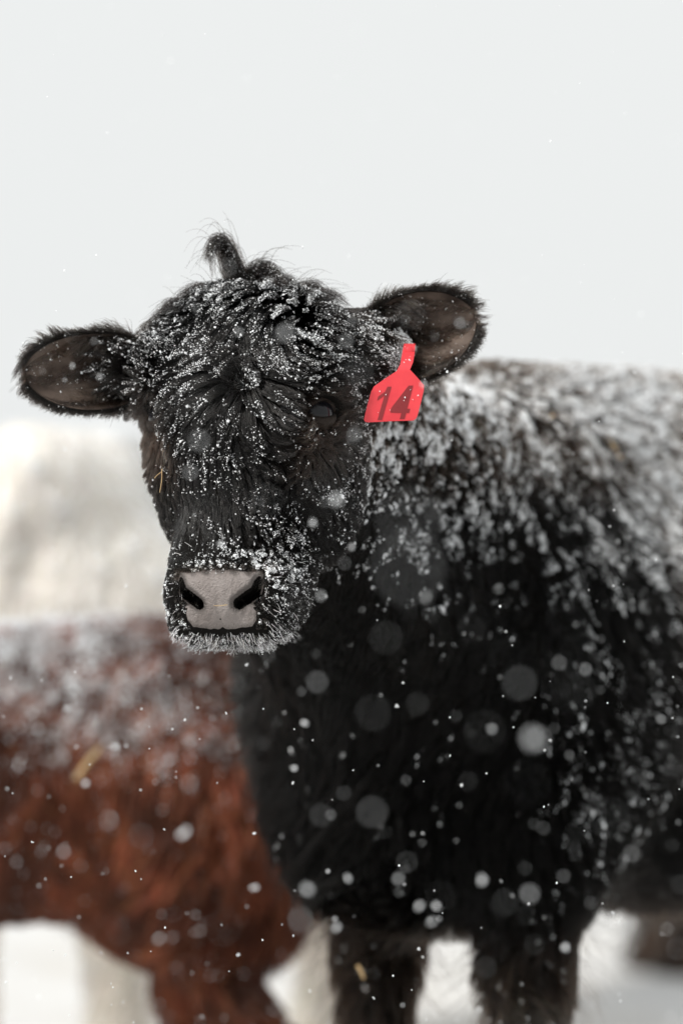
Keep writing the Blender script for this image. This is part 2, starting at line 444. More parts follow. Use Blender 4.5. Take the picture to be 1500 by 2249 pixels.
# finer skin on the head, then settle every vertex on the implicit surface
def refine(V, Q, mask):
    sel = mask(V[Q].mean(1)); keep = Q[~sel]; S = Q[sel]
    E = np.stack([S, np.roll(S, -1, 1)], -1).reshape(-1, 2); Es = np.sort(E, 1)
    U, inv = np.unique(Es, axis=0, return_inverse=True); inv = inv.reshape(-1, 4)
    mid = V[U].mean(1); cen = V[S].mean(1); n0 = len(V); m = n0+inv; c = n0+len(U)+np.arange(len(S))
    new = np.stack([np.stack([S[:, i], m[:, i], c, m[:, (i-1) % 4]], -1) for i in range(4)], 1).reshape(-1, 4)
    return np.concatenate([V, mid, cen]), np.concatenate([keep, new]), {tuple(u): n0+i for i, u in enumerate(U)}
inhead = lambda p: (lambda q: (q[:, 1] > -.16) & (np.abs(q[:, 0]) < .13) & (np.abs(q[:, 2]+.03) < .2))(calf.hloc(p))
def close_seams(keepQ, mids):
    out = []
    for f in keepQ:
        poly = []
        for i in range(4):
            a, b = int(f[i]), int(f[(i+1) % 4]); poly.append(a); k = mids.get((min(a, b), max(a, b)))
            if k is not None: poly.append(k)
        out.append(poly)
    return out
V2, Q2, mids = refine(V, Q, inhead)
nkeep = len(Q)-inhead(V[Q].mean(1)).sum()
infine = lambda p: (lambda q: inhead(p) & (q[:, 1] > -.10) & ((q[:, 2] < -.142) & (q[:, 2] > -.218) | (np.abs(q[:, 2]-.004) < .026) & (np.abs(q[:, 0]) > .06) & (q[:, 1] > -.09)))(calf.hloc(p))
V2, S2, mids2 = refine(V2, Q2[nkeep:], infine)
Q2 = np.concatenate([Q2[:nkeep], S2])
V2 = calf.B.project(V2, 2)
faces = close_seams(Q2[:nkeep], mids)+close_seams(Q2[nkeep:], mids2)
body = mesh_obj('body', V2, faces, M_HIDE_BLACK, root)
V = V2; Q = Q2

CAMP = np.array([0, 0, CAM_Z])
def facing(p, n): return (unit(CAMP-p)*n).sum(-1)

# nose pad: the muzzle skin raised a little inside the pad outline, nostrils left open
_half = [(.012, -.1545), (.030, -.1555), (.040, -.1535), (.0425, -.160), (.0385, -.176), (.028, -.1865), (.031, -.189), (.0345, -.1945), (.0345, -.202), (.030, -.2085), (.012, -.2105)]
PAD = np.array(_half+[(-x, y) for x, y in _half[::-1]])
_wide = [(.012, -.1545), (.030, -.1555), (.040, -.1535), (.047, -.158), (.0495, -.170), (.047, -.183), (.041, -.193), (.0365, -.202), (.030, -.2085), (.012, -.2105)]
SKIN = np.array(_wide+[(-x, y) for x, y in _wide[::-1]])
def in_poly(x, y, poly):
    c = np.zeros(len(x), bool); n = len(poly)
    for i in range(n):
        (x0, y0), (x1, y1) = poly[i], poly[(i+1) % n]
        m = ((y0 > y) != (y1 > y)) & (x < (x1-x0)*(y-y0)/((y1-y0) if y1 != y0 else 1e-9)+x0); c ^= m
    return c
def poly_dist(x, y, poly):
    d = np.full(len(x), 9.0); P = np.stack([x, y], -1)
    for i in range(len(poly)):
        a, b = poly[i], poly[(i+1) % len(poly)]; ab = b-a; t = np.clip(((P-a) @ ab)/(ab @ ab), 0, 1)
        d = np.minimum(d, np.linalg.norm(P-a-t[:, None]*ab, axis=1))
    return d
def hworld(q): return calf.ho+calf.hs*(q @ calf.hR)
def nose_pad():
    us = np.arange(-.056, .0561, .0007); ws = np.arange(-.2145, -.148, .0007)
    U, W = np.meshgrid(us, ws); u, w_ = U.ravel(), W.ravel()
    plain = Body(); plain.pr = [q for q in calf.B.pr if not q[5]]
    hol = Body(); hol.pr = [q for q in calf.B.pr if q[5] and q[0] == 'c']
    v = np.full(len(u), .045)
    for _ in range(40):
        f = plain(hworld(np.stack([u, v, w_], -1)))/calf.hs; v = np.maximum(v-f*.8, -.12)
    ins = in_poly(u, w_, SKIN); ed = np.where(ins, poly_dist(u, w_, SKIN), -poly_dist(u, w_, SKIN))
    P0 = hworld(np.stack([u, v, w_], -1))
    hd = np.min([Body.dist(q, P0) for q in calf.B.pr if q[5] and q[0] == 'c'], 0)/calf.hs      # distance to the nostrils
    grain = wavenoise(P0, 1500, 8, 1)[:, 0]*.00012+wavenoise(P0, 420, 9, 1)[:, 0]*.0002
    lift = -.0015+.0030*sstep(-.001, .004, ed)-.0022*(1-sstep(-.001, .003, hd))+grain
    groove = np.exp(-(u/.0022)**2)*sstep(-.172, -.196, w_)*.0012
    v = v+lift-groove+.0026*(np.exp(-(((np.abs(u)-.027)/.012)**2+((w_+.166)/.009)**2))-.15*np.exp(-((u/.012)**2+((w_+.170)/.012)**2)))*sstep(.0, .006, ed)
    ip = poly_dist(u, w_, PAD)*np.where(in_poly(u, w_, PAD), 1, -1); v = v-.0024*(1-sstep(-.0015, .002, ip))
    keep = (ed > -.003) & (hd > -.0012) & (ip > -.0035)
    idx = np.full(len(u), -1); P = hworld(np.stack([u, v, w_], -1))
    n = len(us); i = np.arange(len(u)).reshape(len(ws), n)
    F = np.stack([i[:-1, :-1], i[:-1, 1:], i[1:, 1:], i[1:, :-1]], -1).reshape(-1, 4)
    F = F[keep[F].all(1)]; use = np.unique(F); idx[use] = np.arange(len(use))
    o = fast_mesh('nose', P[use], idx[F], M_NOSE, root); 
    dark = np.maximum((.35+.45*sstep(-.196, -.186, w_))*(1-sstep(.000, .008+.004*sstep(-.165, -.158, w_), ed+wavenoise(P0, 300, 12, 1)[:, 0]*(.0016*sstep(-.203, -.19, w_)+.0022*sstep(-.166, -.158, w_)))), .75*(1-sstep(.0, .0055, hd)))
    wingv = sstep(-.003, .003, np.abs(u)-np.interp(-w_, [.150, .161, .177, .187, .196], [.050, .041, .036, .026, .060])+wavenoise(P0, 260, 14, 1)[:, 0]*.0012)*(w_ > -.194)
    at = o.data.attributes.new('rim', 'FLOAT', 'POINT'); at.data.foreach_set('value', np.clip(np.maximum(dark, wingv*.96), 0, 1)[use].astype(np.float32))
    return o
nose_pad()

# eyes with half lowered lids
for g in (-1, 1):
    c = calf.hat(g*.0725, -.050, .006); R = .0205*calf.hs
    e = unit(np.array([g*.78, .62, .02]) @ calf.hR); tmp = np.array([g*.45, -.80, .18]) @ calf.hR
    t = unit(tmp-e*(tmp @ e)); b = np.cross(e, t)*(1 if np.cross(e, t) @ calf.hR[2] > 0 else -1)     # t to the outer corner, b up
    def sph(al, be, r): return c+r*(e*math.cos(al)*math.cos(be)+t*math.sin(al)*math.cos(be)+b*math.sin(be))
    Vv = [sph(math.radians(-90+180*i/20), math.radians(-90+180*j/14), R) for i in range(21) for j in range(15)]
    Ff = [(i*15+j, (i+1)*15+j, (i+1)*15+j+1, i*15+j+1) for i in range(20) for j in range(14)]
    eye = mesh_obj('eye', Vv, Ff, M_EYE, root)
    for up in (1, -1):
        Vv = []
        for i in range(25):
            a = -78+156*i/24; o = max(0, 1-(a/54)**2)
            edge = (27 if up > 0 else -17)*o+(-3)*(1-o); far = 72*up
            for j in range(8):
                be = edge+(far-edge)*(j/7)**1.3; thick = 1.035+.06*min(1, j/1.5)+.05*math.sin(min(1, j/4)*math.pi)
                Vv.append(sph(math.radians(a), math.radians(be), R*thick))
            Vv.append(sph(math.radians(a), math.radians(edge+up*1), R*.98))
        n = 9; Ff = []
        for i in range(24):
            for j in range(7): Ff.append((i*n+j, (i+1)*n+j, (i+1)*n+j+1, i*n+j+1))
            Ff.append((i*n+8, (i+1)*n+8, (i+1)*n, i*n))
        lid = mesh_obj('eyelid', Vv, Ff, M_LID, root)
        k = 34 if up > 0 else 10; al = rng.uniform(-50, 50, k); r0 = np.array([sph(math.radians(a), math.radians((27.5 if up > 0 else -17)*max(0, 1-(a/54)**2)-3*min(1, (a/54)**2)), R*1.07) for a in al])
        dn = np.array([sph(math.radians(a*1.5), math.radians(20*up), R)-c for a in al]); dn = unit(dn)
        LS = grow(r0, dn, np.broadcast_to(-b*.4+t*.2, dn.shape), (.008 if up > 0 else .004)*rng.uniform(.6, 1.2, k), 1.1, .5, 5, .15, .1, 40, 3, .1, rng)
        fur_obj('eyelash', LS, .00022, .3, noisecol((.006, .005, .004), k, rng), M_BLACKHAIR, root)

# ears: cupped leaf shapes with thickness
def ear_surface(E, S, A, back):
    """point on the ear at S along its length (0..1) and A across (-1..1); back = distance behind the cup"""
    ax = E['tip']-E['base']; L = np.linalg.norm(ax); e1 = ax/L; e3 = unit(E['face']-e1*(E['face'] @ e1)); e2 = np.cross(e1, e3)
    if e2[2] < 0: e2 = -e2
    wd = np.where(S < .46, np.maximum(1-np.abs((S-.46)/.62)**2.2, 0), np.maximum(1-np.abs((S-.46)/.545)**1.9, 0))**.56*E['wid']
    th = A*1.15; dep = E['wid']*(.95-.55*S)
    y = np.sin(th)/math.sin(1.15)*wd; z = -dep*(np.cos(th)-math.cos(1.15))/(1-math.cos(1.15))*(wd/E['wid'])
    bend = -.012*S**2+.010*np.sin(S*3.1)
    nb = np.stack([np.cos(th)*0, np.sin(th), -np.cos(th)], -1)
    return E['base']+e1*(S*L)[..., None]+e2*(y+nb[..., 1]*back)[..., None]+e3*(z+bend+nb[..., 2]*back)[..., None]
EAR_FUR = []
for E in EARS:
    ns, na = 30, 22
    S, A = np.meshgrid(np.linspace(0, .985, ns), np.linspace(-1, 1, na), indexing='ij'); S, A = S.ravel(), A.ravel()
    ridge = .0016*np.sin(A*9+S*5)*sstep(.1, .4, S)*(1-A**2)
    inner = ear_surface(E, S, A, np.zeros_like(S)+ridge); outer = ear_surface(E, S, A, .0045*(1-A**2)+.0008)
    i = np.arange(ns*na).reshape(ns, na); F = np.stack([i[:-1, :-1], i[:-1, 1:], i[1:, 1:], i[1:, :-1]], -1).reshape(-1, 4)
    fc = E['face']; nrm = np.cross(inner[F[0, 1]]-inner[F[0, 0]], inner[F[0, 3]]-inner[F[0, 0]])
    if np.median([np.cross(inner[f[1]]-inner[f[0]], inner[f[3]]-inner[f[0]]) @ fc for f in F[::20]]) < 0: F = F[:, ::-1]
    n0 = len(inner); rim = [list(i[:, 0]), list(i[-1, :]), list(i[::-1, -1]), list(i[0, ::-1])]; loop = sum((r[:-1] for r in rim), [])
    Fr = [(loop[k], loop[(k+1) % len(loop)], loop[(k+1) % len(loop)]+n0, loop[k]+n0) for k in range(len(loop))]
    faces = [tuple(f) for f in F]+[tuple(f[::-1]+n0) for f in F]+Fr
    o = mesh_obj('ear', np.concatenate([inner, outer]), faces, [M_EARSKIN, M_HIDE_BLACK], root)
    for k, p in enumerate(o.data.polygons): p.material_index = 0 if k < len(F) else 1
    e1 = unit(E['tip']-E['base']); e2 = np.cross(e1, E['face']); e2 = e2*(1 if e2[2] > 0 else -1)
    # rim fringe
    N = 1500; Sr = rng.uniform(.02, .985, N)**.9; side = np.sign(rng.normal(size=N)+.1); Ar = side*(1-np.abs(rng.normal(size=N))*.07)
    tipm = rng.random(N) < .16; Sr[tipm] = rng.uniform(.9, .985, tipm.sum()); Ar[tipm] = rng.uniform(-1, 1, tipm.sum())
    p = ear_surface(E, Sr, Ar, np.full(N, .001))
    outw = unit(e2[None]*np.sign(Ar)[:, None]*(1-sstep(.8, 1, Sr))[:, None]+e1*(.25+1.2*sstep(.7, 1, Sr))[:, None])
    nn = unit(outw+E['face']*rng.normal(size=(N, 1))*.25)
    lng = (.004+.026*rng.random(N)**2.2+.010*(Ar > 0)*rng.random(N))*(1+.35*np.sin(Sr*9))
    EAR_FUR.append(dict(P=grow(p, nn, np.broadcast_to(e1*.7-np.array([0, 0, .6]), (N, 3)), lng, 1.35, .75, 6, .12, .5, 60, 31, .2, rng), ids=cell_ids(p, .0075, 44), r=.00022, col=noisecol((.008, .0065, .0055), N, rng)))
    # outside
    N = 6000; Sr, Ar = rng.uniform(0, .97, N), rng.uniform(-1, 1, N); p = ear_surface(E, Sr, Ar, .0045*(1-Ar**2)+.001)
    EAR_FUR.append(dict(P=grow(p, np.broadcast_to(-E['face'], (N, 3))+e2*Ar[:, None]*.8, np.broadcast_to(e1, (N, 3)), .006+.008*rng.random(N), .7, .2, 5, .1, .3, 60, 32, .15, rng), r=.0003, col=noisecol((.005, .004, .0035), N, rng)))
    # inside: a dense dark band along the rim and in the throat of the ear, sparse brown down elsewhere
    N = 30000; Sr, Ar = rng.uniform(0, .97, N), rng.uniform(-1, 1, N)
    dens = np.clip(sstep(.5, .95, np.abs(Ar))+sstep(.85, 1, Sr)*.8+(1-sstep(.05, .55, Sr+.18*Ar))*1.2+.55+.3*np.sin(Sr*17+Ar*4), 0, 1)
    kp = rng.random(N) < dens; Sr, Ar = Sr[kp], Ar[kp]; N = len(Sr); p = ear_surface(E, Sr, Ar, np.zeros(N)-.0005)
    dk = np.clip(sstep(.5, .85, np.abs(Ar))+(1-sstep(.15, .65, Sr))+.3*np.sin(Ar*7+Sr*3), 0, 1)[:, None]
    cl = noisecol((.085, .060, .046), N, rng, .5)*(1-dk)+noisecol((.006, .0048, .004), N, rng)*dk
    lng = .004+.006*rng.random(N)+.010*(1-sstep(.1, .45, Sr))*rng.random(N)+.008*sstep(.65, 1, np.abs(Ar))*rng.random(N)
    cmb = e1[None]*.8+e2[None]*Ar[:, None]*.6
    EAR_FUR.append(dict(P=grow(p, np.broadcast_to(E['face'], (N, 3)), cmb, lng, .6, .15, 5, .1, .3, 80, 33, .2, rng), r=.0002, col=cl))
for f in EAR_FUR:
    if 'ids' in f: f['P'] = clump(f['P'], f['ids'], .75, .9)
for E in EARS:                                    # loose tufts crossing the cup
    e1 = unit(E['tip']-E['base']); e2 = np.cross(e1, E['face']); e2 = e2*(1 if e2[2] > 0 else -1); N = 1500
    Sr, Ar = rng.uniform(.0, .55, N)**1.2, rng.uniform(-.95, .95, N); p = ear_surface(E, Sr, Ar, np.zeros(N))
    cmb = e1[None]*1.0-e2[None]*Ar[:, None]*.5+np.array([0, 0, -.25])
    PT = grow(p, np.broadcast_to(E['face'], (N, 3)), cmb, .014+.026*rng.random(N), .75, .3, 6, .2, .6, 50, 35, .2, rng)
    EAR_FUR.append(dict(P=clump(PT, cell_ids(p, .010, 46), .6, 1.0), r=.00018, col=noisecol((.05, .037, .029), N, rng, .7)))
EP = [f['P'] if f['P'].shape[1] == 6 else np.concatenate([f['P'], f['P'][:, -1:]+(f['P'][:, -1:]-f['P'][:, -2:-1])*.2], 1) for f in EAR_FUR]
fur_obj('ear_fur', np.concatenate(EP), np.concatenate([np.full(len(f['P']), f['r']) for f in EAR_FUR]), .3, np.concatenate([f['col'] for f in EAR_FUR]), M_BLACKHAIR, root)

# head coat
WH = np.array([.006, 0, .024])
def head_len(q):
    u, v, w_ = q.T; a = np.abs(u)
    L = .016+.012*sstep(-.13, -.09, w_)*sstep(-.12, -.05, v)+.024*sstep(-.06, .02, w_)*sstep(-.16, -.05, v)+.004*sstep(.08, .12, w_)+.012*sstep(-.08, -.15, v)*sstep(-.16, -.08, w_)
    L *= 1-.55*sstep(-.11, -.16, w_)*sstep(-.14, -.09, v)
    eye = np.maximum(gauss(np.stack([a, v, w_], -1), (.083, -.035, .0), (.030, .035, .024)), gauss(np.stack([a, v, w_], -1), (.078, -.032, .030), (.030, .04, .022))); L = L*(1-.84*eye)
    return L
def head_weight(p):
    q = calf.hloc(p); ok = inhead(p).astype(float); n = calf.B.normal(p); f = facing(p, n)
    pad = in_poly(q[:, 0], q[:, 2], PAD) & (q[:, 1] > -.07)
    return ok*(.12+.88*sstep(-.35, 0, f))*(~pad)*(1+.6*sstep(-.1, -.16, q[:, 2]))
N = 105000
p = sample(V, Q, head_weight, N, rng); p = calf.B.project(p, 1); n = calf.B.normal(p); q = calf.hloc(p); u, v, w_ = q.T; au = np.abs(u)
ep = np.stack([au, v, w_], -1)
nd = np.min([Body.dist(k_, p) for k_ in calf.B.pr if k_[5] and k_[0] == 'c'], 0)
hid = (nd < .0012) | (in_poly(u, w_, SKIN) & (v > -.07) & (rng.random(N) < .2)) | (gauss(ep, (.085, -.034, .007), (.021, .026, .0135)) > .32) | (in_poly(u, w_, PAD) & (v > -.07)) | ((np.abs(w_+.2105) < .0025) & (v > -.09) & (v < -.02) & (au < .05))
p, n, q = p[~hid], n[~hid], q[~hid]; u, v, w_ = q.T; au = np.abs(u); ep = ep[~hid]; N = len(p)
d = q-WH; rad = unit(d*np.array([1, .6, 1]))*sstep(0, .02, np.linalg.norm(d, axis=1))[:, None]
lc = rad+np.array([0, 0, -.30])
ab = sstep(.005, .045, w_-WH[2])[:, None]
lc = lc*(1-ab)+ab*np.stack([u/np.hypot(u, .014)*(1-.5*sstep(.06, .10, w_)), .7*sstep(.055, .095, w_), .12-6.0*au-.75*sstep(.055, .095, w_)], -1)
lc = lc+np.array([0, 0, -.9])*sstep(0, -.07, w_)[:, None]
side = (sstep(-.06, -.11, v)*(1-sstep(.04, .08, w_)*sstep(.10, .06, au)))[:, None]; lc = lc*(1-side)+side*(np.array([0, -.55, -.75])+np.stack([.0*u, 0*u, .0*u], -1))
ey = np.clip(1.3*gauss(ep, (.068, -.028, .012), (.030, .04, .034)), 0, 1)[:, None]; lc = lc*(1-ey)+ey*np.stack([.12*np.sign(u)+0*u, 0*u-.1, -1+0*u], -1)
mz = sstep(-.125, -.16, w_)[:, None]*sstep(-.10, -.04, v)[:, None]
below = sstep(-.150, -.185, w_); lc = lc*(1-mz)+mz*unit(np.stack([u*(6+14*below), 0*u-.1, -.55-.3*below+(w_+.18)*6*below], -1))
cw = lc @ calf.hR+(wavenoise(p, 24, 41)*.45+wavenoise(p, 60, 43)*.34)*(1+1.2*np.exp(-(np.linalg.norm(d, axis=1)/.02)**2))[:, None]
L = head_len(q)*rng.uniform(.65, 1.2, N); L = np.where((poly_dist(u, w_, PAD) < .014) & (v > -.05) & (w_ < -.158), L*.55, L)
eyeg = gauss(ep, (.083, -.038, -.003), (.030, .04, .028))
lift = .72-.36*sstep(.02, -.06, w_)-.2*eyeg+.10*sstep(.09, .13, w_)
P = grow(p, n, cw, L, lift, .10+.12*sstep(.05, .12, w_), 7, .22, .55, 48, 51, .07, rng)
P = clump(P, cell_ids(p, .0045, 1), .60, .9); lockw = np.clip(.92-.45*eyeg-.28*sstep(.0, -.07, w_), .2, 1)*np.where(rng.random(N) < .07, .25, 1); P = clump(P, cell_ids(p+wavenoise(p, 120, 15)*.003, .0135, 2), lockw, .75)
P[:, 1:] += rng.normal(size=(N, 6, 3))*.0006*np.arange(1, 7)[None, :, None]/6
c = noisecol((.0032, .0027, .0024), N, rng, .3, .08)
br = np.clip(eyeg*.75+.5*gauss(ep, (.105, -.12, .075), (.03, .05, .05))+.5*gauss(ep, (.07, -.02, -.03), (.02, .03, .02)), 0, 1)[:, None]*rng.uniform(.3, 1, (N, 1))
c = c*(1-br)+noisecol((.036, .021, .014), N, rng)*br
tear = (gauss(ep, (.064, -.014, -.012), (.007, .014, .010))+.8*gauss(ep, (.062, -.012, -.026), (.006, .014, .010))) * rng.random(N)
tm = (tear > .42)[:, None]; c = np.where(tm, noisecol((.36, .27, .19), N, rng), c)
near = poly_dist(u, w_, PAD); c = np.where(((near < .011) & (v > -.06) & (rng.random(N) < .55))[:, None], noisecol((.07, .052, .042), N, rng), c)
fur_obj('head_fur', P, np.where(eyeg > .4, .00018, .00026), .25, c, M_BLACKHAIR, root)
HEADP, HEADQ, HEADN = P, q, n

# forelock: curled locks standing on the poll
def lock(path, rad, count, length_var=.15, seed=0):
    r = np.random.default_rng(seed); path = np.asarray(path); t = np.linspace(0, 1, 9); k = np.linspace(0, 1, len(path))
    C = np.stack([np.interp(t, k, path[:, e]) for e in range(3)], -1)
    for _ in range(2): C[1:-1] = (C[:-2]+2*C[1:-1]+C[2:])/4
    o = np.clip(r.normal(size=(count, 3)), -1.7, 1.7)*rad; e = 1-r.random((count, 1))*length_var*2
    ts = t[None]*e; PP = np.stack([np.stack([np.interp(ts[i], t, C[:, j]) for j in range(3)], -1) for i in range(count)])
    prof = (1-.75*t)[None, :, None]; PP = PP+o[:, None]*prof+wavenoise(PP.reshape(-1, 3)*1.0, 80, seed+3).reshape(PP.shape)*.0022*t[None, :, None]+r.normal(size=(count, 1, 3))*(.002+.012*(r.random((count, 1, 1)) < .10))*t[None, :, None]
    return PP
D = 4.17
LK = [lock([px(528, 632, D), px(515, 589, D), px(500, 532, D-.01), px(479, 516, D-.02), px(461, 532, D-.03), px(460, 586, D-.035)], .0075, 300, .1, 1),
      lock([px(520, 634, D), px(505, 599, D), px(490, 548, D-.01), px(478, 524, D-.02), px(468, 556, D-.03), px(480, 614, D-.03)], .0070, 130, .3, 2),
      lock([px(535, 629, D+.01), px(525, 594, D), px(520, 574, D-.01), px(500, 563, D-.02)], .007, 60, .2, 12),
      lock([px(560, 637, D), px(556, 604, D), px(585, 578, D-.01), px(616, 606, D-.03), px(628, 632, D-.04)], .008, 240, .2, 3),
      lock([px(545, 642, D+.02), px(545, 604, D+.01), px(570, 576, D), px(604, 590, D-.02)], .007, 160, .3, 4),
      lock([px(650, 668, D), px(655, 633, D), px(680, 620, D-.01), px(705, 640, D-.03)], .007, 180, .3, 5),
      lock([px(690, 683, D), px(705, 648, D), px(740, 650, D), px(775, 678, D-.01)], .007, 170, .3, 6),
      lock([px(480, 668, D), px(460, 636, D), px(425, 633, D-.01), px(385, 660, D-.02)], .007, 260, .2, 7),
      lock([px(420, 693, D+.01), px(390, 658, D), px(350, 678, D-.01), px(315, 718, D-.01)], .007, 240, .3, 8),
      lock([px(600, 648, D), px(615, 618, D), px(640, 613, D-.01), px(665, 633, D-.03)], .008, 220, .3, 9)]
LP = np.concatenate(LK); fur_obj('forelock', LP, .00024, .3, noisecol((.005, .004, .0035), len(LP), rng, .3), M_BLACKHAIR, root)

# short down that runs over the edge of the nose pad
def down_weight(p):
    q = calf.hloc(p); u, v, w_ = q.T; near = poly_dist(u, w_, PAD); out_ = ~in_poly(u, w_, PAD)
    return np.exp(-(near/.005)**2)*(v > -.07)*inhead(p)*(.25+2.2*sstep(-.163, -.157, w_)*out_)*(w_ > -.205)
ND = 3800
p = sample(V, Q, down_weight, ND, rng); p = calf.B.project(p, 1); n = calf.B.normal(p); q = calf.hloc(p)
cw = np.stack([-q[:, 0]*3+rng.normal(size=ND)*.35, 0*q[:, 0], -.9+0*q[:, 0]], -1) @ calf.hR
DP = grow(p, n, cw, .003+.005*rng.random(ND), .55, .1, 4, .1, .3, 90, 63, .25, rng)
fur_obj('muzzle_down', DP, .00016, .3, noisecol((.035, .027, .022), ND, rng, .6), M_BLACKHAIR, root)

# frosted whiskers around the muzzle and chin
def wk_weight(p):
    q = calf.hloc(p); u, v, w_ = q.T
    near = poly_dist(u, w_, PAD); chin = sstep(-.200, -.214, w_)*sstep(-.14, -.10, v)
    ring = np.exp(-((near-.012)/.014)**2)*sstep(-.11, -.05, v)*(.08+.35*sstep(-.175, -.205, w_)+.45*sstep(.02, .05, u))
    return (chin*2.2+ring)*(w_ < -.13)*inhead(p)*~(in_poly(u, w_, PAD) & (v > -.07))*((w_ < -.2112) | (w_ > -.203) | (np.abs(u) > .042))
NW = 1700
p = sample(V, Q, wk_weight, NW, rng); p = calf.B.project(p, 1); n = calf.B.normal(p); q = calf.hloc(p)
cw = np.stack([q[:, 0]*8, 0*q[:, 0], (q[:, 2]+.165)*10-.1], -1) @ calf.hR
P = grow(p, n, cw, .004+.008*rng.random(NW)**1.5, 1.0, .75, 4, .1, .2, 60, 61, .22, rng)
fur_obj('whisker', P, .00020*rng.uniform(.6, 1.6, NW), .5, noisecol((.72, .71, .72), NW, rng, .15, .02)*np.where(rng.random((NW, 1)) < .45, .25, 1.0), M_FIBRE, root)
WKP = P

# body coat
def body_weight(p):
    q = calf.hloc(p); ok = ~inhead(p); n = calf.B.normal(p); f = facing(p, n)
    X = 750+p[:, 0]*FPX/p[:, 1]; vis = (1-.85*sstep(1550, 1750, X))*(.3+.7*sstep(.2, .32, p[:, 2]))
    return ok*(.10+.90*sstep(-.35, 0, f))*vis
N = 120000
p = sample(V, Q, body_weight, N, rng); p = calf.B.project(p, 1); n = calf.B.normal(p); q = calf.local(p)
cw = comb_body(calf, p, q)+wavenoise(p, 9, 71)*.32+wavenoise(p, 28, 72)*.22
hq = calf.hloc(p); thr = np.exp(-(np.linalg.norm(hq-np.array([0, -.2, -.03]), axis=1)/.16)**2)
L = (.034+.020*sstep(.95, .6, q[:, 2])-.014*thr-.016*sstep(.5, .42, q[:, 2])-.012*sstep(.0, .12, q[:, 0]))*rng.uniform(.6, 1.25, N)
P = grow(p, n, cw, L, .62, .14, 6, .12, .4, 24, 73, .10, rng)
P = clump(P, cell_ids(p, .009, 3), .6, 1.1); P = clump(P, cell_ids(p, .028, 4), .5, 1.3)
c = noisecol((.0026, .0022, .0019), N, rng, .3, .08)
br = (sstep(-.1, .9, wavenoise(p, 7, 77, 1)[:, 0])*1.3*sstep(-.10, -.30, q[:, 0])*sstep(.45, .7, q[:, 2])+.5*sstep(.5, .4, q[:, 2])*rng.random(N)+.35*sstep(.95, 1.05, q[:, 2]))[:, None]*rng.random((N, 1))
br = np.clip(br, 0, 1); c = c*(1-br)+noisecol((.12, .072, .045), N, rng)*br
dust = gauss(q, (.05, .16, .345), (.06, .06, .045))*rng.random(N); c = np.where((dust > .3)[:, None], noisecol((.20, .165, .13), N, rng, .4), c)
fur_obj('body_fur', P, .00042, .25, c, M_BODYHAIR, root)
BODYP, BODYQ, BODYN, BODYR = P, q, n, p
gw = sstep(.84, .70, q[:, 2]); gi = rng.choice(N, 3500, replace=False, p=gw/gw.sum()); ng = len(gi)
PG = grow(p[gi], n[gi], cw[gi], .055+.035*rng.random(ng), .85, .42, 6, .15, .5, 20, 74, .18, rng); PG = clump(PG, cell_ids(p[gi], .02, 5), .4, 1.0)
fur_obj('guard_hair', PG, .00030, .25, c[gi]*1.5, M_BODYHAIR, root)

# ---- snow caught in the coat
u, v, w_ = HEADQ.T; patch = wavenoise(HEADP[:, 0], 60, 81, 1)[:, 0]; patch2 = wavenoise(HEADP[:, 0], 190, 82, 1)[:, 0]
reg = .70+1.9*sstep(.04, .10, w_)+.75*sstep(.0, .05, w_)+3.0*gauss(HEADQ, WH, (.016, .03, .018))+.7*gauss(HEADQ, (0, 0, -.01), (.03, .03, .03))
reg += 1.6*gauss(HEADQ, (.035, -.01, -.145), (.030, .03, .018))+.9*gauss(HEADQ, (-.01, 0, -.147), (.03, .02, .007))+1.0*gauss(HEADQ, (.06, -.04, -.12), (.02, .03, .03))
reg += 1.2*gauss(HEADQ, (.10, -.10, -.02), (.02, .05, .05))+.8*gauss(HEADQ, (.09, -.03, .035), (.02, .03, .02))+.7*gauss(HEADQ, (-.05, -.03, -.15), (.02, .03, .02))+.9*gauss(HEADQ, (.068, -.06, -.165), (.015, .03, .04))
ep = np.stack([np.abs(u), v, w_], -1); reg *= 1-.9*gauss(ep, (.085, -.05, -.01), (.030, .04, .034)); reg *= 1-.55*gauss(HEADQ, (-.07, -.06, -.08), (.03, .1, .05))
prob = reg*np.clip(.25+.6*sstep(-.6, 1.0, patch)+.7*sstep(.2, 1.2, patch2), 0, None)*sstep(-.3, .25, facing(HEADP[:, 0], HEADN))*(.35+.65*sstep(-.7, .3, HEADN[:, 2]))
lk = np.random.default_rng(5).random(20000); prob = prob*(.15+1.9*lk[cell_ids(HEADP[:, 0], .009, 21) % 20000]**2.2)
C1, A1, i1 = snow_on(HEADP, prob, 14500, rng, .45, 4, .06)
S1 = .00037*np.exp(rng.normal(size=len(C1))*.50)
C2, A2, _ = snow_on(LP, np.ones(len(LP)), 1100, rng, .2, 4, .06); S2 = .00038*np.exp(rng.normal(size=len(C2))*.4)
EPa = np.concatenate(EP); C3, A3, _ = snow_on(EPa, np.ones(len(EPa))*(EPa[:, 0, 1] < 9), 1300, rng, .3, 2, .05); S3 = .00042*np.exp(rng.normal(size=len(C3))*.4)
C4, A4, _ = snow_on(WKP, np.ones(NW), 900, rng, .5, 2, .1); S4 = .00038*np.exp(rng.normal(size=len(C4))*.35)
C = np.concatenate([C1, C2, C3, C4])+rng.normal(size=(len(C1)+len(C2)+len(C3)+len(C4), 3))*.0008
grains('head_snow', C, np.concatenate([S1, S2, S3, S4]), np.concatenate([A1, A2, A3, A4]), 1.15, root, rng)
q = BODYQ; patch = wavenoise(BODYR, 17, 91, 1)[:, 0]; patch2 = wavenoise(BODYR, 60, 92, 1)[:, 0]
top = sstep(.78, 1.06, q[:, 2])
